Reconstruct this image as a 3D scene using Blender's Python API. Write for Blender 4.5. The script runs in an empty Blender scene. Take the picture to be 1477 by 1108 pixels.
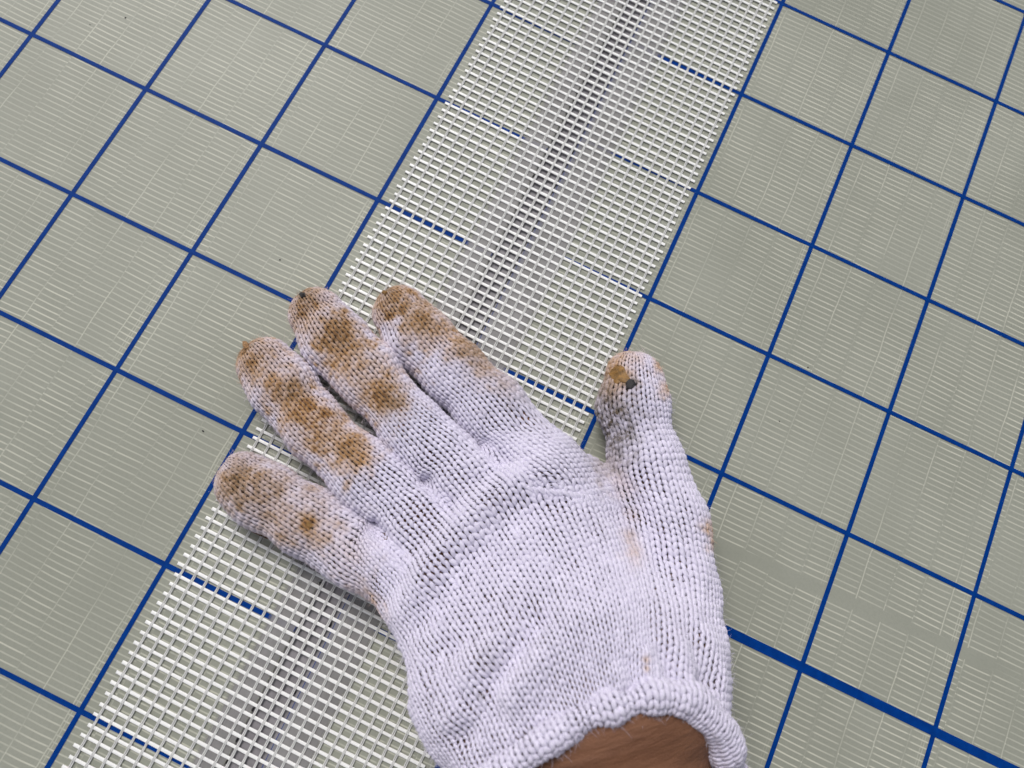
import bpy, math
import numpy as np
from mathutils import Matrix, Vector
# ---------------------------------------------------------------- camera numbers (fitted to the printed 50 mm grid)
FPX, IMW, IMH = 1078.0, 1477.0, 1108.0
CAM = np.array([0.08508, -0.10826, 0.26486])
CF = np.array([-0.02931, 0.24163, -0.96993]); CR = np.array([0.89999, 0.42859, 0.07957]); CD = np.array([0.43493, -0.87059, -0.23002])
def at(px, py, z):
    """metres on the plane of height z under a point of the photograph"""
    d = CF + CR * (px - IMW/2) / FPX + CD * (py - IMH/2) / FPX
    t = (z - CAM[2]) / d[2]
    return CAM + d * t
def toPix(P):
    q = P - CAM
    w = q @ CF
    return np.stack([FPX*(q @ CR)/w + IMW/2, FPX*(q @ CD)/w + IMH/2], -1)
MM = 0.001
scene = bpy.context.scene
# ---------------------------------------------------------------- camera
cam_d = bpy.data.cameras.new('camera'); cam = bpy.data.objects.new('camera', cam_d)
scene.collection.objects.link(cam); scene.camera = cam
M3 = Matrix((CR, -CD, -CF)).transposed()
U_, S_, V_ = np.linalg.svd(np.array(M3)); M3 = Matrix((U_ @ V_).tolist())
cam.matrix_world = Matrix.Translation(Vector(CAM)) @ M3.to_4x4()
cam_d.sensor_fit = 'HORIZONTAL'; cam_d.sensor_width = 36.0; cam_d.lens = 36.0*FPX/IMW
cam_d.clip_start = 0.01; cam_d.clip_end = 2000
cam_d.dof.use_dof = True; cam_d.dof.focus_distance = 0.258; cam_d.dof.aperture_fstop = 13.0
# ---------------------------------------------------------------- sky, sun, exposure
SUN_EL, SUN_AZ = math.radians(53), math.radians(140)      # azimuth measured from +X towards +Y
world = bpy.data.worlds.new('World'); scene.world = world; world.use_nodes = True
wn = world.node_tree.nodes; wl = world.node_tree.links; wn.clear()
sky = wn.new('ShaderNodeTexSky'); sky.sky_type = 'NISHITA'; sky.sun_disc = False
sky.sun_elevation = SUN_EL; sky.sun_rotation = math.pi/2 - SUN_AZ
sky.air_density = 1.0; sky.dust_density = 4.0; sky.ozone_density = 1.0
hs = wn.new('ShaderNodeHueSaturation'); hs.inputs['Saturation'].default_value = 0.35
bg = wn.new('ShaderNodeBackground'); bg.inputs['Strength'].default_value = 0.080
wo = wn.new('ShaderNodeOutputWorld')
wl.new(sky.outputs[0], hs.inputs['Color']); wl.new(hs.outputs[0], bg.inputs['Color']); wl.new(bg.outputs[0], wo.inputs['Surface'])
sd = bpy.data.lights.new('sun', 'SUN'); sd.energy = 1.5; sd.angle = math.radians(26); sd.color = (1.0, 0.97, 0.93)
sun = bpy.data.objects.new('sun', sd); scene.collection.objects.link(sun)
sdir = Vector((math.cos(SUN_EL)*math.cos(SUN_AZ), math.cos(SUN_EL)*math.sin(SUN_AZ), math.sin(SUN_EL)))
sun.rotation_euler = sdir.to_track_quat('Z', 'Y').to_euler(); sun.location = sdir*2
scene.view_settings.view_transform = 'Standard'; scene.view_settings.look = 'None'
scene.view_settings.gamma = 1.0; scene.view_settings.use_curve_mapping = False
scene.view_settings.exposure = 0.20
scene.render.engine = 'CYCLES'
cy = scene.cycles; cy.use_adaptive_sampling = True; cy.adaptive_threshold = 0.02; cy.adaptive_min_samples = 32
cy.max_bounces = 5; cy.diffuse_bounces = 3; cy.glossy_bounces = 2; cy.transmission_bounces = 2; cy.transparent_max_bounces = 6
cy.caustics_reflective = False; cy.caustics_refractive = False; cy.use_denoising = True; cy.time_limit = 560
rng = np.random.default_rng(11)
COL = scene.collection
# ---------------------------------------------------------------- helpers
def link(name, me, mat=None, parent=None):
    o = bpy.data.objects.new(name, me); COL.objects.link(o)
    if mat is not None and me is not None and not me.materials: me.materials.append(mat)
    if parent is not None: o.parent = parent
    return o
def empty(name, loc=(0, 0, 0)):
    o = bpy.data.objects.new(name, None); o.location = loc; o.empty_display_size = 0.02; COL.objects.link(o); return o
def tag(o, label=None, cat=None, group=None, kind=None):
    if label: o['label'] = label
    if cat: o['category'] = cat
    if group: o['group'] = group
    if kind: o['kind'] = kind
    return o
def mesh_np(name, V, F, smooth=True):
    """V (n,3), F (m,k) numpy -> mesh, fast"""
    me = bpy.data.meshes.new(name); F = np.asarray(F, np.int32); k = F.shape[1]
    me.vertices.add(len(V)); me.vertices.foreach_set('co', np.asarray(V, np.float32).ravel())
    me.loops.add(F.size); me.loops.foreach_set('vertex_index', F.ravel())
    me.polygons.add(len(F)); me.polygons.foreach_set('loop_start', np.arange(0, F.size, k, dtype=np.int32))
    me.polygons.foreach_set('use_smooth', np.full(len(F), smooth))
    me.update(calc_edges=True); me.validate()
    return me
def box_mesh(name, x0, x1, y0, y1, z0, z1):
    V = [(x, y, z) for x in (x0, x1) for y in (y0, y1) for z in (z0, z1)]
    F = [(0, 1, 3, 2), (4, 6, 7, 5), (0, 4, 5, 1), (2, 3, 7, 6), (0, 2, 6, 4), (1, 5, 7, 3)]
    return mesh_np(name, np.array(V), F, False)
class NT:
    """small node-tree writer"""
    def __init__(s, name):
        s.m = bpy.data.materials.new(name); s.m.use_nodes = True; s.t = s.m.node_tree
        s.b = s.t.nodes['Principled BSDF']; s.out = s.t.nodes['Material Output']
    def n(s, typ, **kw):
        q = s.t.nodes.new(typ)
        for k, v in kw.items(): setattr(q, k, v)
        return q
    def put(s, sock, v):
        if isinstance(v, bpy.types.NodeSocket): s.t.links.new(v, sock)
        else: sock.default_value = v
    def math(s, op, a, b=0.0, c=None, clamp=False):
        q = s.n('ShaderNodeMath', operation=op); q.use_clamp = clamp
        s.put(q.inputs[0], a); s.put(q.inputs[1], b)
        if c is not None: s.put(q.inputs[2], c)
        return q.outputs[0]
    def mix(s, f, a, b):
        q = s.n('ShaderNodeMix', data_type='RGBA'); s.put(q.inputs['Factor'], f); s.put(q.inputs[6], a); s.put(q.inputs[7], b)
        return q.outputs[2]
    def noise(s, vec, scale, detail=2.0, rough=0.5):
        q = s.n('ShaderNodeTexNoise'); s.put(q.inputs['Vector'], vec); q.inputs['Scale'].default_value = scale
        q.inputs['Detail'].default_value = detail; q.inputs['Roughness'].default_value = rough
        return q.outputs['Fac']
    def ramp(s, v, a, b, c=0.0, d=1.0):
        q = s.n('ShaderNodeMapRange'); q.interpolation_type = 'SMOOTHSTEP'
        s.put(q.inputs[0], v); s.put(q.inputs[1], a); s.put(q.inputs[2], b); s.put(q.inputs[3], c); s.put(q.inputs[4], d)
        return q.outputs[0]
    def coord(s, what='Object'): return s.n('ShaderNodeTexCoord').outputs[what]
    def scale(s, vec, v):
        q = s.n('ShaderNodeVectorMath', operation='MULTIPLY'); s.put(q.inputs[0], vec); q.inputs[1].default_value = v; return q.outputs[0]
    def bump(s, h, strength=0.3, dist=0.0002):
        q = s.n('ShaderNodeBump'); q.inputs['Strength'].default_value = strength; q.inputs['Distance'].default_value = dist
        s.put(q.inputs['Height'], h); s.put(s.b.inputs['Normal'], q.outputs[0])
    def set(s, **kw):
        for k, v in kw.items(): s.put(s.b.inputs[k.replace('_', ' ')], v)
        return s.m
# ---------------------------------------------------------------- hand as smooth union of round cones
# every joint: px, py, z(mm), r(mm)
CH = {
 'pinky':  [(357,694,8.6,10.6),(385,716,8.9,11.3),(440,752,10,11.8),(520,800,12,12.0),(590,830,14,13)],
 'ring':   [(382,527,8.6,10.2),(408,561,9.0,11.0),(452,614,10,11.4),(528,685,12.5,11.2),(620,765,16,13)],
 'middle': [(456,453,8.8,10.3),(484,491,9.2,11.3),(533,547,10.5,11.4),(598,617,13.5,11.2),(690,708,18,13)],
 'index':  [(577,449,8.8,10.3),(606,489,9.2,11.5),(656,540,10.5,11.9),(706,586,13,12.2),(775,672,18,14)],
 'thumb':  [(914,545,9.5,11.2),(914,590,10,12.8),(932,660,13,12.4),(962,760,18,14.5),(964,850,22,16)],
}
ZS = {'pinky':1.25,'ring':1.25,'middle':1.22,'index':1.22,'thumb':1.15}
PALM = [  # segments between (px,py,z,r)
 ((578,832,14,13),(688,1012,28,16.4)),
 ((620,765,16,13),(745,985,32,19)),
 ((690,708,18,13),(805,965,35,19)),
 ((775,672,18,14),(865,950,36,19)),
 ((840,760,16,11),(900,960,33,19)),
 ((845,690,11,8),(905,745,13,9)),
 ((688,1012,28,16.4),(750,1118,37,15.2)),
 ((745,985,32,19),(795,1085,41,18.5)),
 ((805,965,35,19),(846,1052,43,18.5)),
 ((865,950,36,19),(902,1030,43,17.5)),
 ((964,850,22,16),(963,960,30,15.5)),
 ((963,960,30,15.5),(972,1030,34,13.5)),
 ((900,960,33,19),(938,1025,41,15.5)),
]
ROLL = [(720,1178,18,3.8),(800,1185,9,3.8),(900,1188,8,4.2),(985,1182,12,4.8),(1036,1160,22,5.2),(1048,1122,35,5.4),(1043,1080,44,5.2),(1024,1040,51,4.8),(988,1011,57,4.2),(942,1003,60,3.8),(892,1013,61,3.6),(838,1035,61,3.5),(770,1078,60,3.6),(712,1126,56,3.8),(682,1158,42,3.8),(688,1176,28,3.8),(720,1178,18,3.8)]
def W(j): return at(j[0], j[1], j[2]*MM)
class Cone:
    def __init__(s, a, b, ra, rb, zs=1.0):
        s.zs = zs; k = np.array([1, 1, zs]); s.a = a*k; s.b = b*k; s.ra = ra; s.rb = rb
        s.ba = s.b - s.a; s.l2 = float(s.ba @ s.ba)
    def __call__(s, P):
        p = P * np.array([1, 1, s.zs]) - s.a
        t = np.clip(p @ s.ba / s.l2, 0, 1)
        return np.sqrt(((p - t[..., None]*s.ba)**2).sum(-1)) - (s.ra + (s.rb - s.ra)*t)
def chain(js, zs):
    return [Cone(W(a), W(b), a[3]*MM, b[3]*MM, zs) for a, b in zip(js[:-1], js[1:])]
def smin(a, b, k):
    h = np.clip(0.5 + 0.5*(b - a)/k, 0, 1)
    return b + (a - b)*h - k*h*(1 - h)
FINGERS = {n: chain(CH[n], ZS[n]) for n in CH}
PALMC = [Cone(W(a), W(b), a[3]*MM - 0.0022, b[3]*MM - 0.0022) for a, b in PALM]
ROLLC = [Cone(W(a), W(b), a[3]*MM, b[3]*MM) for a, b in zip(ROLL[:-1], ROLL[1:])]
def f_one(n, P):
    d = FINGERS[n][0](P)
    for c in FINGERS[n][1:]: d = smin(d, c(P), 0.004)
    return d
def f_palm(P):
    d = PALMC[0](P)
    for c in PALMC[1:]: d = smin(d, c(P), 0.018)
    return d
def f_roll(P):
    d = ROLLC[0](P)
    for c in ROLLC[1:]: d = smin(d, c(P), 0.003)
    return d
def f_hand(P, roll=False):
    """fingers (sharp creases between them) melted into the palm"""
    d = None
    for n in FINGERS:
        q = f_one(n, P); d = q if d is None else smin(d, q, 0.0012)
    d = smin(d, f_palm(P), 0.006)
    if roll: d = smin(d, f_roll(P), 0.004)
    return d
def surface_nets(f, lo, hi, h, iso=0.0):
    n = np.ceil((np.array(hi) - np.array(lo))/h).astype(int) + 1
    xs = [lo[i] + h*np.arange(n[i]) for i in range(3)]
    V = np.empty(n)
    for k in range(n[2]):
        X, Y = np.meshgrid(xs[0], xs[1], indexing='ij')
        V[:, :, k] = f(np.stack([X, Y, np.full_like(X, xs[2][k])], -1)) - iso
    ins = V < 0
    c = [V[i:n[0]-1+i, j:n[1]-1+j, k:n[2]-1+k] for i in (0, 1) for j in (0, 1) for k in (0, 1)]
    cs = sum((q < 0).astype(int) for q in c)
    act = (cs > 0) & (cs < 8)
    off = [(i, j, k) for i in (0, 1) for j in (0, 1) for k in (0, 1)]
    idx = -np.ones(act.shape, int); I = np.argwhere(act); idx[act] = np.arange(len(I))
    cv = np.stack([q[act] for q in c], -1)
    acc = np.zeros((len(I), 3)); cnt = np.zeros(len(I))
    for a in range(8):
        for b in range(a+1, 8):
            if sum(abs(off[a][m]-off[b][m]) for m in range(3)) != 1: continue
            va, vb = cv[:, a], cv[:, b]; m = (va < 0) != (vb < 0)
            t = np.where(m, va/np.where(m, va - vb, 1), 0)
            pt = np.array(off[a]) + t[:, None]*(np.array(off[b]) - np.array(off[a]))
            acc += pt*m[:, None]; cnt += m
    verts = (I + acc/cnt[:, None])*h + np.array(lo)
    faces = []
    for ax in range(3):
        s0 = [slice(None)]*3; s1 = [slice(None)]*3
        s0[ax] = slice(0, -1); s1[ax] = slice(1, None)
        A = ins[tuple(s0)]; B = ins[tuple(s1)]
        E = np.argwhere(A != B)
        u, v = (ax+1) % 3, (ax+2) % 3
        ok = (E[:, u] > 0) & (E[:, v] > 0) & (E[:, u] < n[u]-1) & (E[:, v] < n[v]-1)
        E = E[ok]
        def g(du, dv):
            q = E.copy(); q[:, u] -= du; q[:, v] -= dv
            return idx[q[:, 0], q[:, 1], q[:, 2]]
        q = np.stack([g(1, 1), g(0, 1), g(0, 0), g(1, 0)], -1)
        flip = ~A[E[:, 0], E[:, 1], E[:, 2]]
        q[flip] = q[flip][:, ::-1]
        faces.append(q)
    return verts, np.concatenate(faces)
# ================================================================ MATERIALS
def board_material(name, seed, band):
    """grey-green laminate with a woven scrim of fine pale threads under the gloss coat"""
    t = NT(name); co = t.coord(); sp = t.n('ShaderNodeSeparateXYZ'); t.put(sp.inputs[0], co)
    mm = 1000.0
    x = t.math('MULTIPLY', sp.outputs[0], mm); y = t.math('MULTIPLY', sp.outputs[1], mm)
    # slow waviness of the cloth
    cs = t.scale(co, (1, 1, 0))
    wob = t.math('MULTIPLY', t.math('SUBTRACT', t.noise(cs, 25.0, 1.0), 0.5), 2.0)
    wob2 = t.math('MULTIPLY', t.math('SUBTRACT', t.noise(t.scale(co, (18, 60, 0)), 1.0, 1.0), 0.5), 1.3)
    # columns of the scrim (threads along y, 10.7 mm apart)
    cx = t.math('ADD', t.math('DIVIDE', t.math('ADD', x, t.math('ADD', wob2, seed)), 10.7), 50.0)
    ci = t.math('FLOOR', cx); cf = t.math('FRACT', cx)
    wn_ = t.n('ShaderNodeTexWhiteNoise', noise_dimensions='1D'); t.put(wn_.inputs['W'], ci)
    sh = t.math('MULTIPLY', wn_.outputs['Value'], 1.1)
    # weft threads along x, 2.2 mm apart, stepping a little from column to column and sagging inside each
    sag = t.math('MULTIPLY', t.math('SINE', t.math('MULTIPLY', cf, math.pi)), 0.07)
    ry = t.math('ADD', t.math('DIVIDE', t.math('ADD', t.math('ADD', y, wob), t.math('ADD', sh, sag)), 2.2), 300.0)
    ri = t.math('FLOOR', ry); rf = t.math('FRACT', ry)
    d = t.math('MULTIPLY', t.math('ABSOLUTE', t.math('SUBTRACT', rf, 0.5)), 2.2)
    cell = t.n('ShaderNodeCombineXYZ'); t.put(cell.inputs[0], ci); t.put(cell.inputs[1], ri)
    w2 = t.n('ShaderNodeTexWhiteNoise', noise_dimensions='2D'); t.put(w2.inputs['Vector'], cell.outputs[0])
    line = t.ramp(d, 0.12, 0.34, 1.0, 0.0)
    # each dash is stronger in its middle, fades where it dives under the column thread
    ends = t.ramp(t.math('ABSOLUTE', t.math('SUBTRACT', cf, 0.5)), 0.36, 0.49, 1.0, 0.25 if band else 0.62)
    patch = t.ramp(t.noise(t.scale(co, (1, 0.35, 0)), 38.0, 1.0), 0.30, 0.56, 0.50, 1.0)
    dash = t.math('MULTIPLY', t.math('MULTIPLY', line, ends), t.math('MULTIPLY', patch, t.math('ADD', t.math('MULTIPLY', w2.outputs['Value'], 0.5), 0.6)))
    # column threads: faint, beaded where they cross
    dc = t.math('MULTIPLY', t.math('ABSOLUTE', t.math('SUBTRACT', t.math('FRACT', t.math('ADD', cx, 0.5)), 0.5)), 10.7)
    colm = t.math('MULTIPLY', t.ramp(dc, 0.10, 0.28, 1.0, 0.0), t.ramp(t.noise(t.scale(co, (1, 0.5, 0)), 60.0, 1.0), 0.42, 0.66, 0.10, 0.75))
    bead = t.math('MULTIPLY', t.math('MULTIPLY', t.ramp(dc, 0.2, 0.5, 1.0, 0.0), line), t.ramp(w2.outputs['Value'], 0.7, 0.9))
    # twin hair lines beside each printed column line
    gx = t.math('ABSOLUTE', t.math('SUBTRACT', t.math('FRACT', t.math('ADD', t.math('DIVIDE', t.math('ADD', x, t.math('ADD', 2.6, t.math('MULTIPLY', wob2, 0.35))), 50.0), 50.5)), 0.5))
    gx = t.math('ABSOLUTE', t.math('SUBTRACT', t.math('MULTIPLY', gx, 50.0), 0.45))
    hair = t.math('MULTIPLY', t.ramp(gx, 0.05, 0.2, 1.0, 0.0), t.ramp(t.noise(t.scale(co, (1, 0.4, 0)), 70.0, 1.0), 0.40, 0.65, 0.05, 0.6))
    thr = t.math('MAXIMUM', t.math('MAXIMUM', dash, colm), t.math('MAXIMUM', bead, hair))
    if band:   # a stripe where the cloth has pulled open and no threads show
        pa, pb = at(1147, 836, 0)*1000 - np.array((109.0, 161.5, 0)), at(1331, 917, 0)*1000 - np.array((109.0, 161.5, 0))
        sl = float((pb[1]-pa[1])/(pb[0]-pa[0]))
        by = t.math('SUBTRACT', y, t.math('ADD', float(pa[1] - sl*pa[0]), t.math('MULTIPLY', x, sl)))
        gap = t.math('MULTIPLY', t.ramp(t.math('ABSOLUTE', t.math('ADD', by, t.math('MULTIPLY', wob, 0.4))), 1.9, 2.3, 1.0, 0.0), t.ramp(x, 48.0, 58.0))
        gap = t.math('MULTIPLY', gap, t.ramp(x, 160.0, 185.0, 1.0, 0.2))
        thr = t.math('MULTIPLY', thr, t.math('SUBTRACT', 1.0, gap))
    thr = t.math('MULTIPLY', thr, t.ramp(t.noise(cs, 9.0, 1.0), 0.25, 0.7, 0.65, 1.0))
    mot = t.noise(cs, 14.0, 3.0, 0.6); gr = t.noise(cs, 900.0, 1.0, 0.7)
    base = t.mix(t.ramp(mot, 0.3, 0.7), (0.290, 0.299, 0.250, 1), (0.330, 0.339, 0.288, 1))
    base = t.mix(t.math('MULTIPLY', t.ramp(gr, 0.35, 0.75), 0.16), base, (0.21, 0.224, 0.19, 1))
    col = t.mix(t.math('MULTIPLY', thr, 0.86), base, (0.62, 0.615, 0.52, 1))
    t.bump(t.math('ADD', t.math('MULTIPLY', thr, 0.5), t.math('MULTIPLY', t.noise(cs, 120.0, 1.0), 0.6)), 0.10, 0.0002)
    rough = t.ramp(t.noise(cs, 30.0, 2.0), 0.3, 0.75, 0.46, 0.52)
    t.b.inputs['Specular IOR Level'].default_value = 0.28
    return t.set(Base_Color=col, Roughness=rough, Coat_Weight=0.0)
def blue_material():
    t = NT('blue_print'); co = t.coord()
    n = t.noise(t.scale(co, (1, 1, 0)), 260.0, 3.0, 0.65)
    col = t.mix(t.ramp(n, 0.3, 0.8), (0.0, 0.032, 0.195, 1), (0.0, 0.045, 0.260, 1))
    t.b.inputs['Specular IOR Level'].default_value = 0.06
    return t.set(Base_Color=col, Roughness=0.5)
def tape_material(name, c, rough=0.5, tr=0.0):
    t = NT(name); co = t.coord()
    n = t.noise(t.scale(co, (60, 2500, 2500)), 1.0, 2.0)
    col = t.mix(t.ramp(n, 0.3, 0.75), tuple(q*0.94 for q in c) + (1,), c + (1,))
    t.bump(n, 0.25, 0.0001)
    t.b.inputs['Specular IOR Level'].default_value = max(tr, 0.3)
    return t.set(Base_Color=col, Roughness=rough)
def knit_material(name='cotton_yarn'):
    t = NT(name); co = t.coord()
    at1 = t.n('ShaderNodeAttribute', attribute_name='stain'); at2 = t.n('ShaderNodeAttribute', attribute_name='grime'); at3 = t.n('ShaderNodeAttribute', attribute_name='tone')
    rag = t.noise(co, 420.0, 4.0, 0.7); rag2 = t.noise(co, 140.0, 4.0, 0.65)
    k1 = t.math('MULTIPLY', at1.outputs['Fac'], t.ramp(rag, 0.28, 0.72, 0.65, 1.25))
    k1 = t.math('MULTIPLY', k1, t.ramp(rag2, 0.3, 0.7, 0.75, 1.2), clamp=True)
    k2 = t.math('MULTIPLY', at2.outputs['Fac'], t.ramp(rag, 0.3, 0.75, 0.35, 1.25), clamp=True)
    white = t.mix(at3.outputs['Fac'], (0.635, 0.60, 0.745, 1), (0.76, 0.72, 0.875, 1))
    s1 = t.n('ShaderNodeValToRGB'); r = s1.color_ramp
    r.elements[0].position = 0.0; r.elements[0].color = (1, 1, 1, 1); r.elements[1].position = 1.0; r.elements[1].color = (0.37, 0.175, 0.036, 1)
    for p, c in ((0.25, (0.91, 0.79, 0.66, 1)), (0.5, (0.77, 0.56, 0.34, 1)), (0.75, (0.60, 0.345, 0.115, 1))):
        e = r.elements.new(p); e.color = c
    t.put(s1.inputs[0], k1)
    mul = t.n('ShaderNodeMix', data_type='RGBA', blend_type='MULTIPLY'); mul.inputs['Factor'].default_value = 1.0
    t.put(mul.inputs[6], white); t.put(mul.inputs[7], s1.outputs[0])
    col = t.mix(k2, mul.outputs[2], (0.09, 0.066, 0.045, 1))
    t.bump(t.noise(t.scale(co, (1, 1, 1)), 2600.0, 2.0, 0.6), 0.35, 0.00025)
    t.set(Base_Color=col, Roughness=0.95)
    t.b.inputs['Sheen Weight'].default_value = 0.25; t.b.inputs['Sheen Roughness'].default_value = 0.6
    t.b.inputs['Specular IOR Level'].default_value = 0.15
    return t.m
def skin_material():
    t = NT('skin'); co = t.coord()
    # fine crease lines running round the wrist, pores, uneven tone
    mp = t.n('ShaderNodeMapping'); t.put(mp.inputs[0], co); mp.inputs['Rotation'].default_value = (0, 0, math.radians(-41)); 
    cr = t.noise(t.scale(mp.outputs[0], (110, 620, 300)), 1.0, 4.0, 0.6)
    cr2 = t.noise(t.scale(mp.outputs[0], (40, 240, 120)), 1.0, 3.0, 0.5)
    po = t.noise(co, 2400.0, 3.0, 0.7); bl = t.noise(co, 60.0, 3.0)
    col = t.mix(t.ramp(bl, 0.3, 0.7), (0.175, 0.074, 0.037, 1), (0.240, 0.108, 0.056, 1))
    col = t.mix(t.math('MULTIPLY', t.ramp(cr2, 0.5, 0.68), 0.28), col, (0.10, 0.038, 0.020, 1))
    t.bump(t.math('ADD', t.math('ADD', t.math('MULTIPLY', cr, 0.8), t.math('MULTIPLY', cr2, 2.0)), t.math('MULTIPLY', po, 0.6)), 0.6, 0.0012)
    t.set(Base_Color=col, Roughness=0.58)
    t.b.inputs['Specular IOR Level'].default_value = 0.4
    return t.m
def plain(name, c, rough, nscale=200.0, var=0.25, bump=0.2):
    t = NT(name); co = t.coord(); n = t.noise(co, nscale, 4.0, 0.6)
    col = t.mix(t.ramp(n, 0.3, 0.7), tuple(q*(1-var) for q in c) + (1,), tuple(q*(1+var) for q in c) + (1,))
    t.bump(n, bump, 0.0004)
    return t.set(Base_Color=col, Roughness=rough)
def film_material():
    """thin milky coat brushed over the board edge: the print still shows through"""
    t = NT('edge_coat'); co = t.coord(); n = t.noise(t.scale(co, (1, 0.4, 1)), 90.0, 4.0, 0.6)
    col = t.mix(t.ramp(n, 0.3, 0.7), (0.265, 0.255, 0.262, 1), (0.325, 0.315, 0.318, 1))
    t.set(Base_Color=col, Roughness=0.36)
    at_ = t.n('ShaderNodeAttribute', attribute_name='edge')
    t.put(t.b.inputs['Alpha'], t.math('MULTIPLY', at_.outputs['Fac'], t.ramp(n, 0.2, 0.8, 0.55, 0.82)))
    return t.m
M_left, M_right = board_material('board_laminate', 3.1, False), board_material('board_laminate_banded', 7.4, True)
M_blue = blue_material()
M_weft = tape_material('tape_weft', (0.97, 0.97, 0.96), 0.35, 0.6); M_warp = tape_material('tape_warp', (0.68, 0.68, 0.67), 0.35, 0.6)
M_fill = plain('joint_filler', (0.235, 0.222, 0.236), 0.45, 160.0, 0.18)
M_grime = plain('black_grime', (0.022, 0.020, 0.022), 0.7, 400.0)
M_film = film_material(); M_knit = knit_material(); M_skin = skin_material()
M_flake = plain('dry_mud', (0.22, 0.115, 0.03), 0.6, 600.0, 0.35, 0.5)

# ================================================================ BOARDS
LINE_W = 0.00165
def board(name, loc, rot, x0, x1, y0, y1, edge, mat, cols, rows, thick_row, film, label):
    """board with its origin on a grid crossing; edge = x of the sawn edge at the joint"""
    e = link(name, box_mesh(name, x0, x1, y0, y1, -0.012, 0.0), mat)
    e.location = loc; e.rotation_euler = (0, 0, rot)
    tag(e, label, 'board', 'boards butted together under the tape')
    def strip(xa, xb, ya, yb, z):
        n = 28; along_x = (xb - xa) > (yb - ya)
        V = []; r_ = rng.normal(0, 0.00003, (2, n+1))
        for i in range(n+1):
            s = i/n
            if along_x: V += [(xa+(xb-xa)*s, ya+r_[0, i], z), (xa+(xb-xa)*s, yb+r_[1, i], z)]
            else: V += [(xb+r_[0, i], ya+(yb-ya)*s, z), (xa+r_[1, i], ya+(yb-ya)*s, z)]
        F = [(2*i, 2*i+2, 2*i+3, 2*i+1) for i in range(n)]
        o = link('printed_line', mesh_np('printed_line', np.array(V), F, False), M_blue, e); return o
    for c in cols: strip(c*0.05 - LINE_W/2, c*0.05 + LINE_W/2, y0, y1, 0.00012)
    for r in rows:
        w = LINE_W*(2.0 if r == thick_row else 1.0)
        o = strip(x0, x1, r*0.05 - w/2, r*0.05 + w/2, 0.00018)
        if r == thick_row: o['label'] = 'printed line twice as thick as the others'
    # milky coat along the joint edge
    n, k = 120, 6; V, A = [], []
    fx0, fx1 = film
    wob = np.convolve(rng.normal(0, 1, n+9), np.ones(9)/9, 'valid')*0.0012
    for i in range(n+1):
        yy = y0 + (y1-y0)*i/n
        for j in range(k+1):
            s = j/k; xo = fx0 + wob[i]
            V.append((xo + (fx1-xo)*s, yy, 0.00026)); A.append(min(1.0, s*6))
    F = [(i*(k+1)+j, i*(k+1)+j+1, (i+1)*(k+1)+j+1, (i+1)*(k+1)+j) for i in range(n) for j in range(k)]
    if fx1 < fx0: F = [f[::-1] for f in F]
    me = mesh_np('edge_coating', np.array(V), F); a_ = me.attributes.new('edge', 'FLOAT', 'POINT'); a_.data.foreach_set('value', np.array(A, np.float32))
    o = link('edge_coating', me, M_film, e); o['label'] = 'milky grey coat along the board edge under the tape'
    return e
bl = board('grid_board', (0, 0, 0), 0.0, -0.60, 0.0485, -0.55, 0.55, 0.0485, M_left, range(-11, 1), range(-10, 11), None, (0.0378, 0.0483),
           'grey-green board with thin blue grid lines, left of the white mesh tape')
RROT, RLOC = 0.00378, (0.1090, 0.1615, 0.0)
br = board('grid_board', RLOC, RROT, -0.0508, 0.60, -0.72, 0.40, -0.0508, M_right, range(-1, 12), range(-14, 8), -5, (-0.0360, -0.0506),
           'grey-green blue-gridded board on the thumb side, crossed by one thick blue line')
# joint filler between the boards: a shallow uneven trough
n, k = 150, 6; V = []
zz = np.convolve(rng.normal(0, 1, n+7), np.ones(7)/7, 'valid')*0.00015
for i in range(n+1):
    yy = -0.52 + 1.04*i/n
    for j in range(k+1):
        s = j/k; V.append((0.0480 + 0.0118*s, yy, -0.0006 + zz[i]*0.6 + 0.0003*(2*s-1)**2))
F = [(i*(k+1)+j, i*(k+1)+j+1, (i+1)*(k+1)+j+1, (i+1)*(k+1)+j) for i in range(n) for j in range(k)]
tag(link('joint_filler', mesh_np('joint_filler', np.array(V), F), M_fill), 'dark grey filler in the narrow joint between the two boards', 'filler')
def blobs(name, pts, mat, kind_label):
    """irregular lumps, one mesh"""
    V, F = [], []
    for (x, y, z, rx, ry, rz) in pts:
        b0 = len(V); ph = rng.uniform(0, 6.28)
        for a in range(7):
            q = rng.uniform(0.6, 1.15); an = ph + a*2*math.pi/7
            V.append((x+rx*q*math.cos(an), y+ry*q*math.sin(an), z)); 
        for a in range(7):
            q = rng.uniform(0.35, 0.6); an = ph + a*2*math.pi/7
            V.append((x+rx*q*math.cos(an), y+ry*q*math.sin(an), z+rz*rng.uniform(0.7, 1.0)))
        V.append((x, y, z+rz))
        for a in range(7):
            c = (a+1) % 7
            F += [(b0+a, b0+c, b0+7+c), (b0+a, b0+7+c, b0+7+a), (b0+7+a, b0+7+c, b0+14)]
    return link(name, mesh_np(name, np.array(V), F), mat)
gp = []
for side, xx in ((0, 0.0488), (1, 0.0577)):
    yy = -0.24
    while yy < 0.22:
        yy += rng.exponential(0.0052 if side == 0 else 0.0085)
        if rng.random() < 0.35: yy += rng.exponential(0.012)
        gp.append((xx + rng.normal(0, 0.00035), yy, -0.0002, rng.uniform(0.0003, 0.0006), rng.uniform(0.0004, 0.0015), 0.0006))
tag(blobs('joint_grime', gp, M_grime, None), 'black grime crumbs along both edges of the joint', 'grime', kind='stuff')
dp = []
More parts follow.
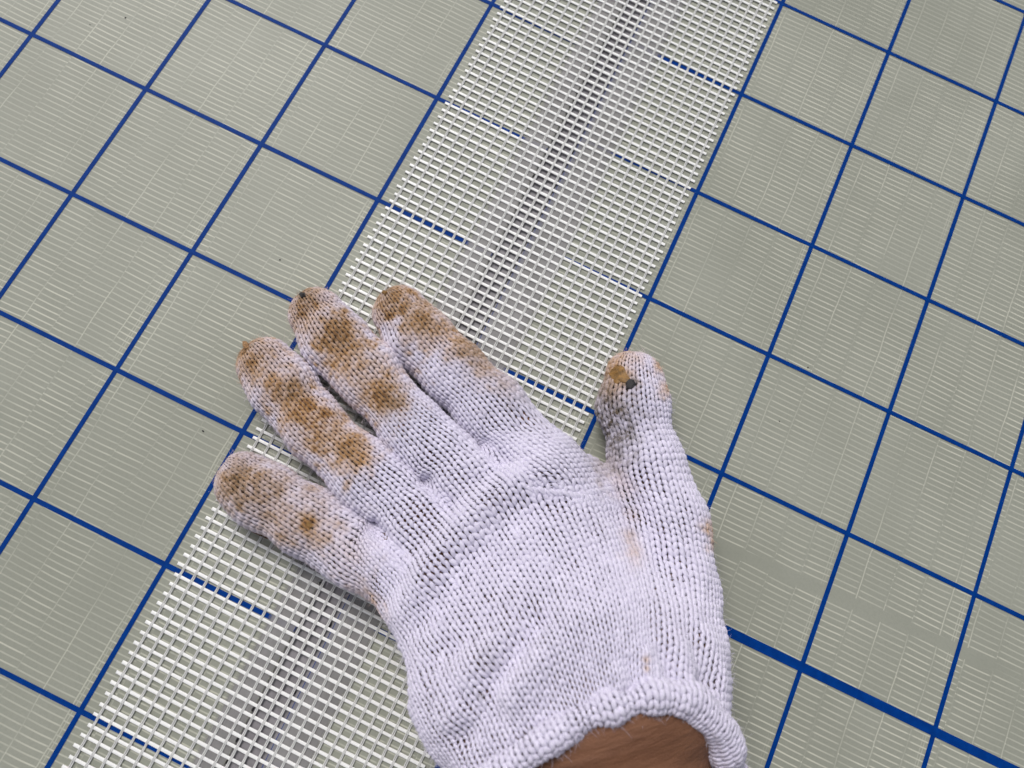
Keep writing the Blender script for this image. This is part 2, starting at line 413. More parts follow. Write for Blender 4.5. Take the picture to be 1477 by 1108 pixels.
for (px, py, r) in ((404, 375, .5), (181, 26, .45), (1165, 530, .45), (293, 622, .5), (1124, 608, .35), (130, 36, .3)):
    p = at(px, py, 0); dp.append((p[0], p[1], 0.0002, r*0.8*MM*rng.uniform(.7, 1.1), r*0.7*MM, 0.0002))
tag(blobs('dust', dp, M_grime, None), 'tiny dark dust specks scattered on the boards', 'dust', kind='stuff')

# ================================================================ MESH TAPE
TX0, TX1, WP = 0.0040, 0.1066, 0.00340
TILT = -0.014          # the tape was laid a touch askew
tape = empty('mesh_tape', (0.055, -0.02, 0.0))
tag(tape, 'white open-weave mesh tape laid along the joint under the gloved hand', 'tape')
def ribbon(L, w, h, seg, wav, side=8):
    x = np.linspace(-L/2, L/2, seg+1); x[1] = x[0] + 0.00012; x[-2] = x[-1] - 0.00012; V = []
    yc = np.cumsum(rng.normal(0, wav, seg+1)); yc -= np.linspace(yc[0], yc[-1], seg+1)
    ww = w*(1 + rng.normal(0, 0.05, seg+1))
    for i in range(seg+1):
        for a in range(side):
            an = 2*math.pi*(a+0.5)/side
            c, s = math.cos(an), math.sin(an)
            V.append((x[i], yc[i] + math.copysign(abs(c)**0.45, c)*ww[i]/2, math.copysign(abs(s)**0.55, s)*h/2))
    F = [(i*side+a, (i+1)*side+a, (i+1)*side+(a+1) % side, i*side+(a+1) % side) for i in range(seg) for a in range(side)]
    # caps as fans of quads
    for b0, fl in ((0, False), (seg*side, True)):
        for q in ((0, 1, 2, 3), (0, 3, 4, 7), (4, 5, 6, 7)):
            q = tuple(b0+t_ for t_ in q); F.append(q[::-1] if not fl else q)
    return mesh_np('weft_yarn', np.array(V), F)
wefts = [ribbon(TX1-TX0, 0.00110, 0.00034, 24, 0.000022) for _ in range(10)]
Y0, Y1 = -0.270, 0.360
ny = int((Y1-Y0)/WP)
yoff = (-0.1410 - Y0) % WP
for i in range(ny):
    y = Y0 + yoff + i*WP
    o = link('weft_yarn', wefts[int(rng.integers(10))], M_weft, tape)
    o.location = ((TX0+TX1)/2 - 0.055 + rng.normal(0, 0.00022), y + 0.02 + TILT*(TX1-TX0)/2 + rng.normal(0, 0.00006), 0.00048)
    o.rotation_euler = (0, math.pi*int(rng.integers(2)) , rng.normal(0, 0.0009) + TILT)
def warp_mesh():
    """a pair of fine strands bound over each weft"""
    V, F = [], []; m = ny*4; side = 6
    for sd_, off in ((0, -0.00025), (1, 0.00025)):
        b0 = len(V)
        jit = np.convolve(rng.normal(0, 0.00005, m+5), np.ones(5)/5, 'valid')
        for i in range(m+1):
            ph = i/4.0
            z = 0.00050 + 0.00020*math.cos(2*math.pi*ph)
            for a in range(side):
                an = 2*math.pi*(a+0.5)/side
                V.append((off + jit[i] + 0.00023*math.cos(an), Y0 + yoff + ph*WP + 0.02 - WP*0.0, z + 0.00011*math.sin(an)))
        F += [(b0+i*side+a, b0+i*side+(a+1) % side, b0+(i+1)*side+(a+1) % side, b0+(i+1)*side+a) for i in range(m) for a in range(side)]
    return mesh_np('warp_yarn', np.array(V), F)
warps = [warp_mesh() for _ in range(4)]
xw = TX0 + 0.0021; k = 0
while xw < TX1 - 0.0012:
    o = link('warp_yarn', warps[k % 4], M_warp, tape); o.location = (xw - 0.055, TILT*(xw - TX0), 0); k += 1
    xw += 0.00440 if xw < 0.045 else 0.00392

# ================================================================ HAND: knitted glove, yarn by yarn
def arc(pts, n):
    """resample a polyline (k,d) to n+1 rows, smoothly"""
    P = np.array(pts, float)
    t = np.r_[0, np.cumsum(np.linalg.norm(np.diff(P, axis=0), axis=1))]
    tt = np.linspace(0, t[-1], 12*len(P))
    Q = np.stack([np.interp(tt, t, P[:, i]) for i in range(P.shape[1])], -1)
    for _ in range(6): Q[1:-1] = 0.5*Q[1:-1] + 0.25*(Q[2:] + Q[:-2])
    t = np.r_[0, np.cumsum(np.linalg.norm(np.diff(Q, axis=0), axis=1))]
    return np.stack([np.interp(np.linspace(0, t[-1], n+1), t, Q[:, i]) for i in range(P.shape[1])], -1)
def wz(pts): return [at(a, b, c*MM) for a, b, c in pts]      # boundary points (px, py, height of the surface)
NP_ = 47
B0 = arc(wz([(672,1150,34),(645,1095,28),(618,1040,24),(588,985,22),(552,915,18),(512,862,14)]), NP_)
B1 = arc(wz([(765,1095,55),(740,1050,50),(700,980,42),(655,905,34),(600,830,26),(527,752,14)]), NP_)
B2 = arc(wz([(825,1048,58),(805,1010,54),(775,940,47),(735,860,38),(680,770,29),(606,685,16)]), NP_)
B3 = arc(wz([(876,1018,60),(862,980,56),(845,910,49),(815,820,39),(765,725,30),(690,632,18)]), NP_)
p4 = wz([(942,1000,60),(934,930,52),(928,850,42),(915,770,31),(893,700,20),(850,655,22),(785,608,22)])
B4 = arc(p4, NP_)
NT_ = int(np.argmin(((B4 - p4[4])**2).sum(-1)))
B5 = arc(wz([(1034,1030,44),(1032,985,44),(1034,930,36),(1034,860,28),(1025,790,24),(1000,712,18)]), NT_)
STR = {'pinky': (B0, B1, True, False), 'ring': (B1, B2, False, False), 'middle': (B2, B3, False, False), 'index': (B3, B4, False, False), 'thumb': (B4[:NT_+1], B5, False, True)}
KM, TH1 = 14.0, math.radians(16.0)
KPS = {'pinky': 4.0, 'ring': 3.0, 'middle': 3.0, 'index': 4.0, 'thumb': 4.0}     # half the wales of each strip on the back of the hand
COURSE = 0.0021
UP = np.array([0, 0, 1.0])
# folds of the loose fabric: polylines (px,py), half-width mm, height mm (negative = furrow)
FOLDS = [
 ([(572,905),(598,850),(648,778),(708,718),(775,688),(830,680)], 4.2, 1.9), ([(555,880),(585,815),(625,765),(680,700),(740,660)], 3.6, -1.5),
 ([(605,915),(635,855),(685,790),(740,740),(810,715)], 3.6, -1.3),
 ([(690,1005),(725,965),(765,915),(790,870)], 3.2, -2.2), ([(720,1015),(755,975),(800,905)], 4.0, 1.4), ([(660,985),(700,945),(742,890)], 4.0, 1.2),
 ([(640,935),(690,915),(730,880)], 3.0, -1.0), ([(650,1075),(690,1040),(725,1015)], 3.0, -1.4), ([(640,1050),(680,1020)], 3.5, 1.0),
 ([(690,632),(712,650),(745,668)], 2.0, -1.4), ([(606,685),(628,708),(655,735)], 2.0, -1.3), ([(527,752),(552,775),(580,800)], 2.0, -1.3),
 ([(893,690),(915,720),(945,770),(960,830)], 2.6, -1.4), ([(905,680),(935,730),(965,800)], 3.0, 0.8),
 ([(905,945),(915,975),(918,1000)], 2.4, -0.8), ([(928,930),(940,965),(945,995)], 2.6, 0.9), ([(950,925),(962,960),(970,995)], 2.4, -0.9),
 ([(972,915),(988,955),(998,1000)], 2.6, 0.9), ([(995,905),(1012,950),(1020,1005)], 2.4, -0.9), ([(1012,900),(1030,950),(1042,1000)], 2.6, 0.7),
 ([(880,960),(890,985),(893,1010)], 2.6, 0.6), ([(1005,985),(1040,980)], 2.8, -0.9),
 ([(820,900),(835,960),(842,1010)], 4.0, -0.6), ([(790,640),(812,668),(840,700)], 4.0, 0.6), ([(760,600),(735,635),(715,668)], 2.2, -0.7),
 ([(600,945),(650,900)], 3.0, 0.8), ([(612,975),(665,930)], 3.0, -0.8), ([(430,470),(452,440),(480,430)], 1.6, -0.7), ([(345,690),(358,668),(380,664)], 1.6, -0.8),
]
FW = []
for pts, hw_, hh in FOLDS:
    FW.append((np.array([at(a, b, 0.025)[:2] for a, b in pts]), hw_*MM*1.45, hh*MM*1.75))
def on_surface_xy(S):
    """where a surface point falls on the 25 mm reference plane used for folds and stains (seen from above the hand)"""
    t = (0.025 - CAM[2])/(S[..., 2] - CAM[2])
    return CAM[:2] + (S[..., :2] - CAM[:2])*t[..., None]
def seg_dist(XY, A):
    best = np.full(XY.shape[:-1], 1e9); par = np.zeros_like(best); n_ = len(A)-1
    for i in range(n_):
        ab = A[i+1]-A[i]; ap = XY - A[i]; t = np.clip((ap @ ab)/(ab @ ab), 0, 1)
        d = np.linalg.norm(ap - t[..., None]*ab, axis=-1); m = d < best
        best = np.where(m, d, best); par = np.where(m, (i+t)/n_, par)
    return best, par
def folds(S):
    XY = on_surface_xy(S); h = np.zeros(S.shape[:-1])
    for A, w, hh in FW:
        d, p = seg_dist(XY, A)
        h += hh*np.exp(-(d/w)**2)*np.clip(np.minimum(p, 1-p)*6 + 0.15, 0, 1)
    return h
_ng = rng.normal(0, 1, (40, 40, 24))
def vnoise(P, f):
    q = P*f + 7.3; i = np.floor(q).astype(int); r = q - i; r = r*r*(3-2*r); out = 0
    for a in (0, 1):
        for b in (0, 1):
            for c in (0, 1):
                wgt = (r[..., 0] if a else 1-r[..., 0])*(r[..., 1] if b else 1-r[..., 1])*(r[..., 2] if c else 1-r[..., 2])
                out = out + wgt*_ng[(i[..., 0]+a) % 40, (i[..., 1]+b) % 40, (i[..., 2]+c) % 24]
    return out
def f_glove(P): return f_hand(P) + 0.0011
def trace(f, O, D, tmax=0.06):
    t = np.zeros(O.shape[:-1]); s0 = f(O)
    for _ in range(36):
        d = f(O + D*t[..., None]); t = np.clip(t + np.maximum(-d, 0)*0.85 - np.maximum(d, 0)*0.5, 0, tmax)
    return O + D*t[..., None], s0 < 0
def grad(f, P):
    e = 3e-4
    g = np.stack([f(P + np.eye(3)[i]*e) - f(P - np.eye(3)[i]*e) for i in range(3)], -1)
    return g/np.maximum(np.linalg.norm(g, axis=-1), 1e-9)[..., None]
# ================================================================ HAND: skin
lo = np.array([-.065, -.275, -.004]); hi = np.array([.205, .06, .135])
def newton(f, P, iso, it=3):
    P = P.copy(); e = 2e-5
    for _ in range(it):
        d = f(P) - iso
        g = np.stack([f(P + np.eye(3)[i]*e) - f(P - np.eye(3)[i]*e) for i in range(3)], -1)/(2*e)
        P -= (d/np.maximum((g*g).sum(-1), 0.05))[:, None]*g
    return P
ARM = [(868,1000,22,14),(888,1060,29,20),(893,1130,34,25),(908,1230,41,28),(930,1310,48,28)]
ARMC = chain(ARM, 1.0)
def f_arm(P):
    d = ARMC[0](P)
    for c in ARMC[1:]: d = smin(d, c(P), 0.006)
    return d
def f_skin(P): return smin(f_hand(P) + 0.0021, f_arm(P), 0.004)
V, F = surface_nets(f_skin, lo, hi, 0.0022)
V = newton(f_skin, V, 0.0, 2)
ng_ = grad(f_skin, V); V = V + ng_*(np.minimum(folds(V), 0)*1.05)[:, None]
for cx_, cy_, cz_, cr_ in ((527,752,12,8),(610,690,14,9),(693,636,15,8),(893,695,15,9),(540,765,16,8)):   # skin lies deeper behind the webs
    V = V - ng_*(0.006*np.exp(-(np.linalg.norm(V - at(cx_, cy_, cz_*MM), axis=1)/(cr_*MM))**2))[:, None]
V[:, 2] = np.maximum(V[:, 2], 0.0011)
person = link('person', mesh_np('person', V, F), M_skin)
tag(person, 'hand in a stained white knitted glove pressing on the tape, bare brown wrist below', 'person')

RES = 2     # surface samples per stitch in both directions
def strip_grid(name):
    Lb, Rb, outL, outR = STR[name]
    n0 = len(Lb)-1
    mid = (Lb + Rb)/2; nl = Rb - Lb; nl[:, 2] = 0; hw = np.linalg.norm(nl, axis=1)/2; nl /= (2*hw)[:, None]
    mid[:, 2] *= 0.62
    js = [W(j) for j in CH[name]]          # tip first
    tip = js[0]
    m = mid[-1]; ax = [m]
    for j in (3, 2, 1, 0):
        if np.linalg.norm(js[j] - tip) < np.linalg.norm(m - tip) - 0.006: ax.append(js[j])
    Lf = sum(np.linalg.norm(b-a) for a, b in zip(ax[:-1], ax[1:]))
    nf = int(Lf/COURSE); fin = arc(ax, nf)[1:]
    C = np.concatenate([mid, fin])
    for _ in range(8):
        C[n0-6:n0+8] = 0.5*C[n0-6:n0+8] + 0.25*(C[n0-5:n0+9] + C[n0-7:n0+7])
    rt = CH[name][0][3]*MM; nc = int(rt*1.40/COURSE)
    dirs = np.gradient(C, axis=0); dirs /= np.linalg.norm(dirs, axis=1)[:, None]
    for _ in range(3): dirs[1:-1] = 0.5*dirs[1:-1] + 0.25*(dirs[2:] + dirs[:-2])
    C = np.concatenate([C, np.repeat(tip[None], nc, 0)]); dirs = np.concatenate([dirs, np.repeat(dirs[-1:], nc, 0)])
    n = len(C)-1; phi = np.zeros(n+1); phi[-nc:] = np.linspace(0, 1.40, nc+1)[1:]
    lat = np.cross(dirs, UP); lat /= np.linalg.norm(lat, axis=1)[:, None]
    hwf = np.full(n+1, hw[-1]); hwf[:n0+1] = hw
    L2 = lat.copy(); L2[:n0+1] = nl
    for _ in range(6): L2[1:-1] = 0.5*L2[1:-1] + 0.25*(L2[2:] + L2[:-2])
    lat = L2/np.linalg.norm(L2, axis=1)[:, None]
    r = np.arange(n+1); w = np.clip((r - (n0-7))/9.0, 0, 1); w = w*w*(3-2*w)
    rows = np.arange(0, n*RES+1)/RES; ks = np.arange(-int(KM*RES), int(KM*RES)+1)/RES
    it = lambda A: np.stack([np.interp(rows, r, A[:, i]) for i in range(A.shape[1])], -1)
    Cg, Lg, Dg = it(C), it(lat), it(dirs); wg = np.interp(rows, r, w); hg = np.interp(rows, r, hwf); pg = np.interp(rows, r, phi)
    KP = KPS[name]; Wg = wg[:, None]
    oL = np.full(len(rows), 1.0 if outL else 0.0); oR = np.full(len(rows), 1.0 if outR else 0.0)
    if name == 'index': oR = np.clip((rows - (NT_-4))/8.0, 0, 1)
    fs = lambda P: smin(f_one(name, P), f_palm(P), 0.006) + 0.0011
    kf = np.arange(0, 16.01, 0.2); kq = math.pi/2/TH1
    S = np.zeros((len(rows), len(ks), 3)); ok = np.zeros((len(rows), len(ks)), bool); outer_k = np.zeros((len(rows), len(ks)))
    for sg, outv in ((-1.0, oL), (1.0, oR)):
        outer = outv[:, None]; e = kf[None]/KP
        s = sg*hg[:, None]*(outer*np.clip(e, 0, 0.85) + (1-outer)*e)
        thp = sg*outer*np.clip(e-0.70, 0, 3)*math.radians(48)
        th = Wg*np.clip(sg*kf[None]*TH1, -2.3, 2.3) + (1-Wg)*thp; s = (1-Wg)*s
        O = Cg[:, None] + s[..., None]*Lg[:, None]
        D = np.cos(th)[..., None]*UP + np.sin(th)[..., None]*Lg[:, None]
        D = np.cos(pg)[:, None, None]*D + np.sin(pg)[:, None, None]*Dg[:, None]
        D /= np.linalg.norm(D, axis=-1)[..., None]
        Sf, okf = trace(fs, O, D)
        A = np.concatenate([np.zeros((len(rows), 1)), np.cumsum(np.linalg.norm(np.diff(Sf, axis=1), axis=-1), axis=1)], 1)
        for r_ in range(len(rows)):
            a_ = A[r_] + np.arange(len(kf))*1e-9
            p_ = (1-wg[r_])*np.interp(KP, kf, a_)/KP + wg[r_]*np.interp(kq, kf, a_)/kq
            p_ = min(p_, 0.0056 if wg[r_] < 0.2 and outv[r_] < 0.5 else 0.0037)
            m_ = (ks*sg >= 0); kk = np.interp(np.abs(ks[m_])*p_, a_, kf)
            for c_ in range(3): S[r_, m_, c_] = np.interp(kk, kf, Sf[r_, :, c_])
            ok[r_, m_] = okf[r_, np.clip((kk/0.2).round().astype(int), 0, len(kf)-1)]
            outer_k[r_, m_] = outv[r_]
    bad = (~ok) | ((Wg <= 0.15) & (np.abs(ks)[None] > KP + 0.1) & (outer_k < 0.5) & ((np.abs(ks)[None] > KP + 1.1) | (rows[:, None] < n0 - 12)))
    N = None
    bad |= (f_roll(S) < -0.0012)
    N = grad(fs, S)
    S = S + N*(folds(S) + 0.00030*vnoise(S, 160.0) + 0.0005*vnoise(S, 60.0))[..., None]
    S[..., 2] = np.maximum(S[..., 2], 0.0020)
    return S, N, bad, rows, ks
ST = 18; SIDE = 6
def knit(S, N, bad, hflip=1.0, loose=1.0):
    """yarn loops over a sampled patch; rows axis 0, wales axis 1 (RES samples per stitch)"""
    nr, nk = S.shape[0]-1, S.shape[1]-1
    J = np.arange(0.0, nr/RES - 1.0); K = np.arange(0.5, nk/RES - 0.4)
    jj, kk = np.meshgrid(J, K, indexing='ij'); jj = jj.ravel(); kk = kk.ravel()
    ci = np.clip(((jj+0.5)*RES).round().astype(int), 0, nr); ck = np.clip((kk*RES).round().astype(int), 0, nk)
    keep = ~bad[ci, ck]
    jj, kk, ci, ck = jj[keep], kk[keep], ci[keep], ck[keep]
    M = len(jj)
    ten = rng.normal(0, 1, (M, 4))
    t = np.linspace(-math.pi, math.pi, ST+1)
    a = 0.175 + 0.007*ten[:, 0]; h = 0.86 + 0.03*ten[:, 1]
    u = kk[:, None] + t/(2*math.pi) + a[:, None]*np.sin(2*t) + 0.020*ten[:, 2:3]
    v = jj[:, None] + 0.5 + hflip*h[:, None]*np.cos(t) + 0.028*ten[:, 3:4]
    def samp(A):
        x = np.clip(v*RES, 0, nr-1e-6); y = np.clip(u*RES, 0, nk-1e-6)
        i = x.astype(int); j = y.astype(int); fx = (x-i)[..., None]; fy = (y-j)[..., None]
        return (A[i, j]*(1-fx) + A[i+1, j]*fx)*(1-fy) + (A[i, j+1]*(1-fx) + A[i+1, j+1]*fx)*fy
    P = samp(S); Nn = samp(N); Nn /= np.maximum(np.linalg.norm(Nn, axis=-1), 1e-9)[..., None]
    cl = lambda q, m_: np.clip(q, 0, m_)
    wale = np.linalg.norm(S[ci, cl(ck+1, nk)] - S[ci, cl(ck-1, nk)], axis=-1)*RES/2
    cour = np.linalg.norm(S[cl(ci+1, nr), ck] - S[cl(ci-1, nr), ck], axis=-1)*RES/2
    rad = np.clip(np.minimum(0.218*wale, 0.36*cour), 0.00030, 0.00080)*loose
    ok = (wale < 0.0080) & (cour < 0.0060) & (wale > 0.0006) & (cour > 0.0004)
    rad = rad*(1 + rng.normal(0, 0.07, M))*(1 - 0.09*np.clip(vnoise(S[ci, ck], 75.0), -1, 1.6))
    P = P + Nn*((rad*0.60)[:, None]*(-np.cos(2*t)))[..., None]
    P, Nn, rad, cen = P[ok], Nn[ok], rad[ok], P[ok].mean(1)
    T = np.gradient(P, axis=1); T /= np.maximum(np.linalg.norm(T, axis=-1), 1e-9)[..., None]
    Bn = np.cross(T, Nn); Bn /= np.maximum(np.linalg.norm(Bn, axis=-1), 1e-9)[..., None]; N2 = np.cross(Bn, T)
    al = 2*math.pi*np.arange(SIDE)/SIDE
    lump = 1 + 0.06*rng.normal(0, 1, (len(P), ST+1))
    prof = (0.48 + 0.58*np.sin(t)**2)*lump                        # legs fatter than the hidden heads
    R = rad[:, None]*prof
    ring = P[:, :, None] + R[..., None, None]*(np.cos(al)[:, None]*Bn[:, :, None] + 0.70*np.sin(al)[:, None]*N2[:, :, None])
    m_ = len(P); V = ring.reshape(-1, 3)
    i = np.arange(ST)[:, None]*SIDE; s_ = np.arange(SIDE)[None]; s2 = (s_+1) % SIDE
    q = np.stack([i+s_, i+s2, i+SIDE+s2, i+SIDE+s_], -1).reshape(-1, 4)
    F = (q[None] + (np.arange(m_)*(ST+1)*SIDE)[:, None, None]).reshape(-1, 4)
    tone = np.clip(rng.normal(0.55, 0.17, m_), 0, 1)
    return V, F, P, Nn, np.repeat(tone, (ST+1)*SIDE)
# stains: (px, py, radius mm, strength, z squash) -> orange-brown soil; second list dark grey grime
STAIN = [(553,428,5.0,.75),(605,462,6.0,.95),(640,478,6,.45),(678,498,5.0,.7),(702,525,4.0,.6),(575,418,4,.6),(545,450,4,.4),(730,552,4,.25),
 (436,424,4.5,.85),(470,420,4,.45),(485,478,5.5,.95),(492,505,5.5,.9),(522,540,8,.55),(560,568,4.6,1.0),(548,580,4,.8),(430,465,5,.45),(450,452,6,.25),
 (350,500,4.0,1.0),(356,525,4.5,.6),(385,500,5,.3),(380,545,5,.35),(417,566,5.0,1.0),(428,590,5,.7),(448,612,7,.5),(478,628,6,.65),(506,650,5.0,.9),(520,660,4,.5),(400,530,6,.3),
 (330,690,5.5,.45),(345,712,4.0,.6),(352,665,6,.3),(390,700,3.5,.5),(420,742,9,.25),(445,757,2.2,1.1),(458,775,4,.45),(398,760,5,.3),(370,735,5,.25),(470,745,6,.15),(500,800,6,.2),(400,690,9,.12),
 (525,880,3.5,.5),(540,900,3,.3),(505,858,4,.25),
 (883,515,4.5,.6),(915,502,5,.35),(955,525,2.6,.9),(962,560,2.2,.7),(895,545,4.0,.7),(878,560,5,.5),
 (912,745,2.4,.15),(908,772,2.2,.26),(914,795,2.2,.28),(918,812,2.0,.15),(898,705,3.0,.18),(880,672,4,.2),(932,952,1.0,.6),(933,964,0.9,.5),(1036,765,2.6,1.0),(1034,785,2.2,.7)]
GRIME = [(485,484,3.5,.45),(560,570,3.5,.5),(417,566,3.5,.45),(506,648,3,.4),(606,460,4,.4),(350,502,3,.5),(437,426,3.5,.4),(556,424,3.5,.35),(345,708,3.5,.5),(912,772,3.0,.22),(905,730,3.5,.15),(390,702,3,.3),(372,735,5,.22),(690,500,4,.35),(874,600,7.5,.85),(882,642,7,.80),(870,565,6,.75),(898,585,6,.55),(888,615,6,.4),(908,556,1.7,1.2),(914,550,1.3,1.1),(890,660,5,.35),(930,600,7,.12),
 (335,690,7,.28),(400,745,11,.26),(360,660,7,.28),(450,790,9,.22),(440,430,6,.2),(555,420,6,.18),(362,520,7,.22),(692,508,6,.45),(722,540,6,.35),(560,590,5,.3),(585,600,5,.2),(500,490,5,.15),
 (432,414,1.6,1.0),(546,412,1.2,.9),(700,938,2.0,.22),(712,958,2.2,.2),(695,1003,.9,1.0),(655,900,6,.06),(765,595,5,.18),(745,575,5,.2),(500,700,6,.12),(440,640,7,.15)]
def soil(P, lst):
    XY = on_surface_xy(P); out = np.zeros(len(P)); nz = vnoise(P, 330.0); nz2 = vnoise(P, 750.0)
    for px, py, r, s in lst:
        c = at(px, py, 0.025)[:2]
        d = np.linalg.norm(XY - c, axis=1)/(r*MM*1.25)*np.clip(1 + 0.20*nz + 0.10*nz2, 0.62, 2)
        out = np.maximum(out, 0) + 0.70*s*np.exp(-np.abs(d)**2.2)*np.clip(1 - out*0.7, 0.2, 1)
    return np.clip(out, 0, 1.1)
def soil_body(P):
    """thin overall soiling of the finger ends"""
    XY = on_surface_xy(P)
    g = np.zeros(len(P))
    for n_ in ('pinky', 'ring', 'middle', 'index'):
        c = CH[n_]; a = at(c[0][0], c[0][1], 0.025)[:2]; b = at(c[2][0], c[2][1], 0.025)[:2]
        d, p = seg_dist(XY, np.array([a, b])); g = np.maximum(g, np.exp(-(d/0.012)**4)*(1-p*0.75)*0.19)
    # low flanks rub on the boards and are dirtier
    g += np.clip((0.009 - P[:, 2])/0.009, 0, 1)*0.25*(XY[:, 1] > -0.125)
    return g*np.clip(0.75 + 0.5*vnoise(P, 120.0), 0.1, 1.6)
def add_attr(me, name, A):
    a_ = me.attributes.new(name, 'FLOAT', 'POINT'); a_.data.foreach_set('value', np.asarray(A, np.float32))
VV, FF, TT, PP, NN = [], [], [], [], []; nv = 0
for name in STR:
    S, N, bad, rows, ks = strip_grid(name)
    V, F, P, Nn, tone = knit(S, N, bad)
    VV.append(V); FF.append(F + nv); TT.append(tone); PP.append(P); NN.append(Nn); nv += len(V)
V = np.concatenate(VV); F = np.concatenate(FF); tone = np.concatenate(TT)
V[:, 2] = np.maximum(V[:, 2], 0.0009)
print('glove stitches', sum(len(p) for p in PP), 'tris', len(F)*2)
me = mesh_np('glove', V, F)
b_ = soil_body(V)
add_attr(me, 'stain', np.clip(soil(V, STAIN) + b_*0.4, 0, 1.1)); add_attr(me, 'grime', soil(V, GRIME) + b_*0.8); add_attr(me, 'tone', tone)
glove = link('glove', me, M_knit, person); glove['label'] = 'white knitted cotton work glove with brown stained fingertips'
# ---- rolled cuff
rp = arc([np.r_[W(j), j[3]*MM] for j in ROLL], int(sum(np.linalg.norm(W(b)-W(a)) for a, b in zip(ROLL[:-1], ROLL[1:]))/0.0030))
nw = len(rp)-1; ncir = int(2*math.pi*4.2*MM/0.0021)
r_i = np.arange(nw*RES+1)/RES; q = np.stack([np.interp(r_i, np.arange(nw+1), rp[:, i]) for i in range(4)], -1); rr = q[:, 3]; q = q[:, :3]
tg = np.gradient(q, axis=0); tg /= np.linalg.norm(tg, axis=1)[:, None]
l1 = np.cross(tg, UP); l1 /= np.linalg.norm(l1, axis=1)[:, None]; l2 = np.cross(l1, tg)
th = np.linspace(0, 2*math.pi, ncir*RES+1)
rr = rr*(1 + 0.13*np.sin(np.arange(len(q))*0.62 + 1.5*np.sin(np.arange(len(q))*0.13)))
Nr = np.cos(th)[:, None, None]*l1[None] + np.sin(th)[:, None, None]*l2[None]
Sr = q[None] + rr[None, :, None]*Nr
bad = f_hand(Sr) < -0.0035
Sr = Sr + Nr*(0.0005*vnoise(Sr, 140.0))[..., None] + (0.0006*vnoise(q, 220.0))[None, :, None]*UP
V, F, P, Nn, tone = knit(Sr, Nr, bad, loose=1.08)
PP.append(P); NN.append(Nn)
me = mesh_np('cuff', V, F)
add_attr(me, 'stain', soil(V, STAIN)); add_attr(me, 'grime', np.zeros(len(V))); add_attr(me, 'tone', tone)
cuff = link('cuff', me, M_knit, glove); cuff['label'] = 'rolled knitted cuff round the wrist'
# ---- loose fibres standing off the yarn
P = np.concatenate([p.reshape(-1, 3) for p in PP]); Nn = np.concatenate([p.reshape(-1, 3) for p in NN])
NF = 40000; pick = np.r_[rng.integers(0, len(P), NF-6000), rng.integers(len(P) - PP[-1].size//3, len(P), 6000)]; p0 = P[pick]; nn = Nn[pick]
rd = rng.normal(0, 1, (NF, 3)); rd /= np.linalg.norm(rd, axis=1)[:, None]
dr = nn*0.45 + rd; dr /= np.linalg.norm(dr, axis=1)[:, None]
ln = np.minimum(rng.gamma(2.2, 0.00062, NF), 0.0032)
cv = rng.normal(0, 1, (NF, 3)); SG = 4; pts = []
for i in range(SG+1):
    s = i/SG; pts.append(p0 + nn*0.0004 + dr*(ln*s)[:, None] + cv*(ln*0.25*s*s)[:, None])
pts = np.stack(pts, 1); sd_ = np.cross(dr, cv); sd_ /= np.linalg.norm(sd_, axis=1)[:, None]
wd = 0.000030*np.array([1, 1, .9, .7, .3])
V = np.stack([pts - sd_[:, None]*wd[None, :, None], pts + sd_[:, None]*wd[None, :, None]], 2).reshape(-1, 3)
b0 = (np.arange(NF)*(SG+1)*2)[:, None, None]; i = np.arange(SG)[:, None]*2
F = (np.concatenate([i, i+1, i+3, i+2], 1)[None] + b0).reshape(-1, 4)
V[:, 2] = np.maximum(V[:, 2], 0.0006)
me = mesh_np('loose_fibres', V, F)
b_ = soil_body(V); add_attr(me, 'stain', np.clip(soil(V, STAIN) + b_, 0, 1.1)); add_attr(me, 'grime', soil(V, GRIME)); add_attr(me, 'tone', np.full(len(V), 0.8))
fz = link('loose_fibres', me, M_knit, glove); fz['kind'] = 'stuff'

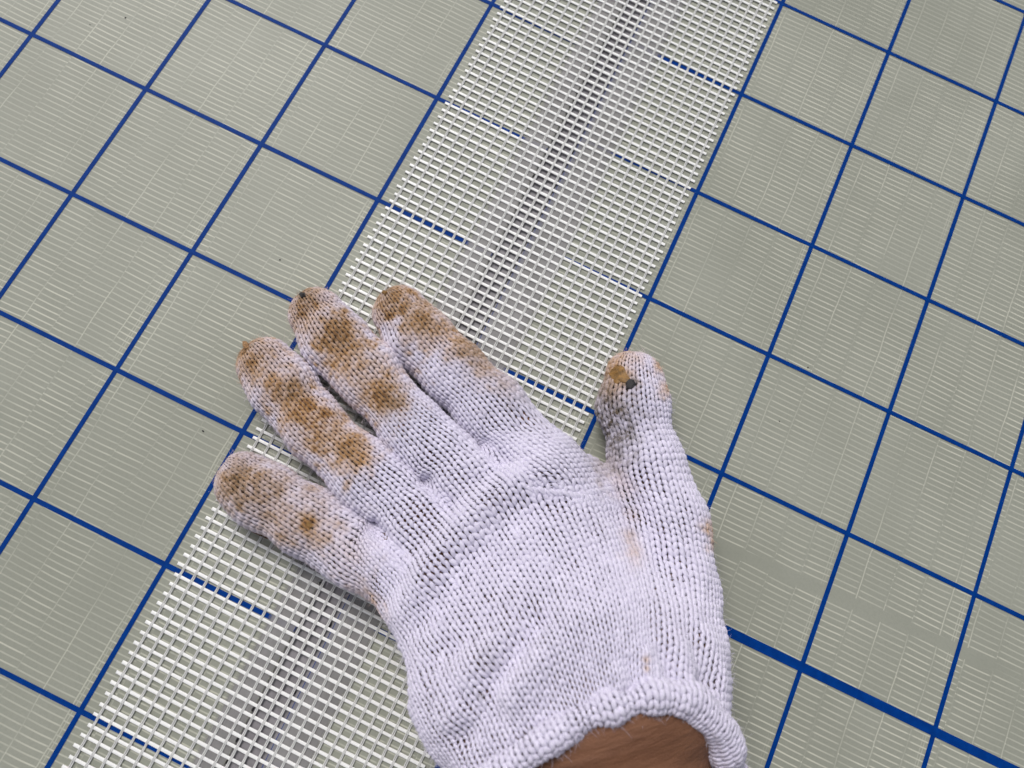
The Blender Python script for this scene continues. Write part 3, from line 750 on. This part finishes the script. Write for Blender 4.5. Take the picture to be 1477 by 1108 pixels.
# ---- caked mud and torn ends on the fingertips
def on_glove(px, py):
    """the glove's surface under a point of the photograph"""
    d = CF + CR*(px - IMW/2)/FPX + CD*(py - IMH/2)/FPX; d = d/np.linalg.norm(d); t = 0.15
    for _ in range(80): t += float(f_glove((CAM + d*t)[None])[0])*0.8
    t = min(t, (0.010 - CAM[2])/d[2]) if t*d[2] + CAM[2] < 0.004 or t > 0.5 else t      # just off the edge: at mid-finger height
    return CAM + d*t
def flake(name, pts, th_, mat, parent, label=None, lift=0.0, glove_=True):
    """thin crumpled crust following the surface under it"""
    Q = [on_glove(a, b) if glove_ else at(a, b, 0.0009) for a, b in pts]; C = np.mean(Q, axis=0)
    if glove_: C = on_glove(*toPix(C[None])[0]); nrm = grad(f_glove, np.array(Q + [C]))
    else: nrm = np.repeat(UP[None], len(Q)+1, 0)
    n_ = len(pts); V = [C + nrm[-1]*(lift + th_)]
    for k_ in range(n_): V.append(Q[k_] + nrm[k_]*(lift + th_*rng.uniform(.1, .9)))
    for k_ in range(n_): V.append(C + (Q[k_] - C)*rng.uniform(.45, .65) + nrm[k_]*(lift + th_*rng.uniform(.5, 1.6)))
    for k_ in range(n_): V.append(Q[k_] - nrm[k_]*0.0010)
    F = []
    for i in range(n_):
        j = (i+1) % n_
        F += [(1+i, 1+j, 1+n_+j, 1+n_+i), (1+2*n_+i, 1+2*n_+j, 1+j, 1+i), (1+n_+i, 1+n_+j, 0)]
    me = bpy.data.meshes.new(name); me.from_pydata([tuple(v) for v in V], [], F); me.update()
    o = link(name, me, mat, parent)
    if label: o['label'] = label
    return o
flake('mud_crust', [(884,534),(889,530),(896,528),(901,531),(904,540),(909,548),(904,554),(896,553),(890,556),(885,549),(881,541)], 0.00035, M_flake, glove, 'flat ochre crust stuck to the thumb', 0.0007)
flake('tar_speck', [(903,554),(908,549),(914,550),(917,557),(910,562),(904,561)], 0.0005, M_grime, glove, 'black speck beside the crust on the thumb', 0.0007)
M_tuft = plain('soiled_thread', (0.30, 0.17, 0.08), 0.9, 900.0, 0.35, 0.5)
flake('thread_end', [(353,502),(354,497),(357,495),(360,498),(361,503),(356,506)], 0.0009, M_tuft, glove, 'brown thread end on the ring fingertip', 0.0006)
flake('mud_crust', [(433,427),(436,424),(441,425),(442,429),(436,431)], 0.0006, M_grime, glove, None, 0.0006)
flake('mud_crust', [(552,424),(555,421),(560,423),(557,427)], 0.0005, M_flake, glove, None, 0.0006)
flake('mud_crust', [(441,756),(445,752),(449,754),(451,760),(446,763)], 0.0003, M_flake, glove, None, 0.0005)
stalk = flake('dry_stalk', [(343,753),(356,756),(370,764),(384,772),(395,780),(384,777),(366,769),(352,760)], 0.0005, plain('dry_leaf', (0.10, 0.045, 0.015), 0.7, 900.0, 0.6, 0.4), None, None, 0.0002, False)
tag(stalk, 'thin scrap of dry brown leaf lying on the tape beside the little finger', 'leaf scrap')
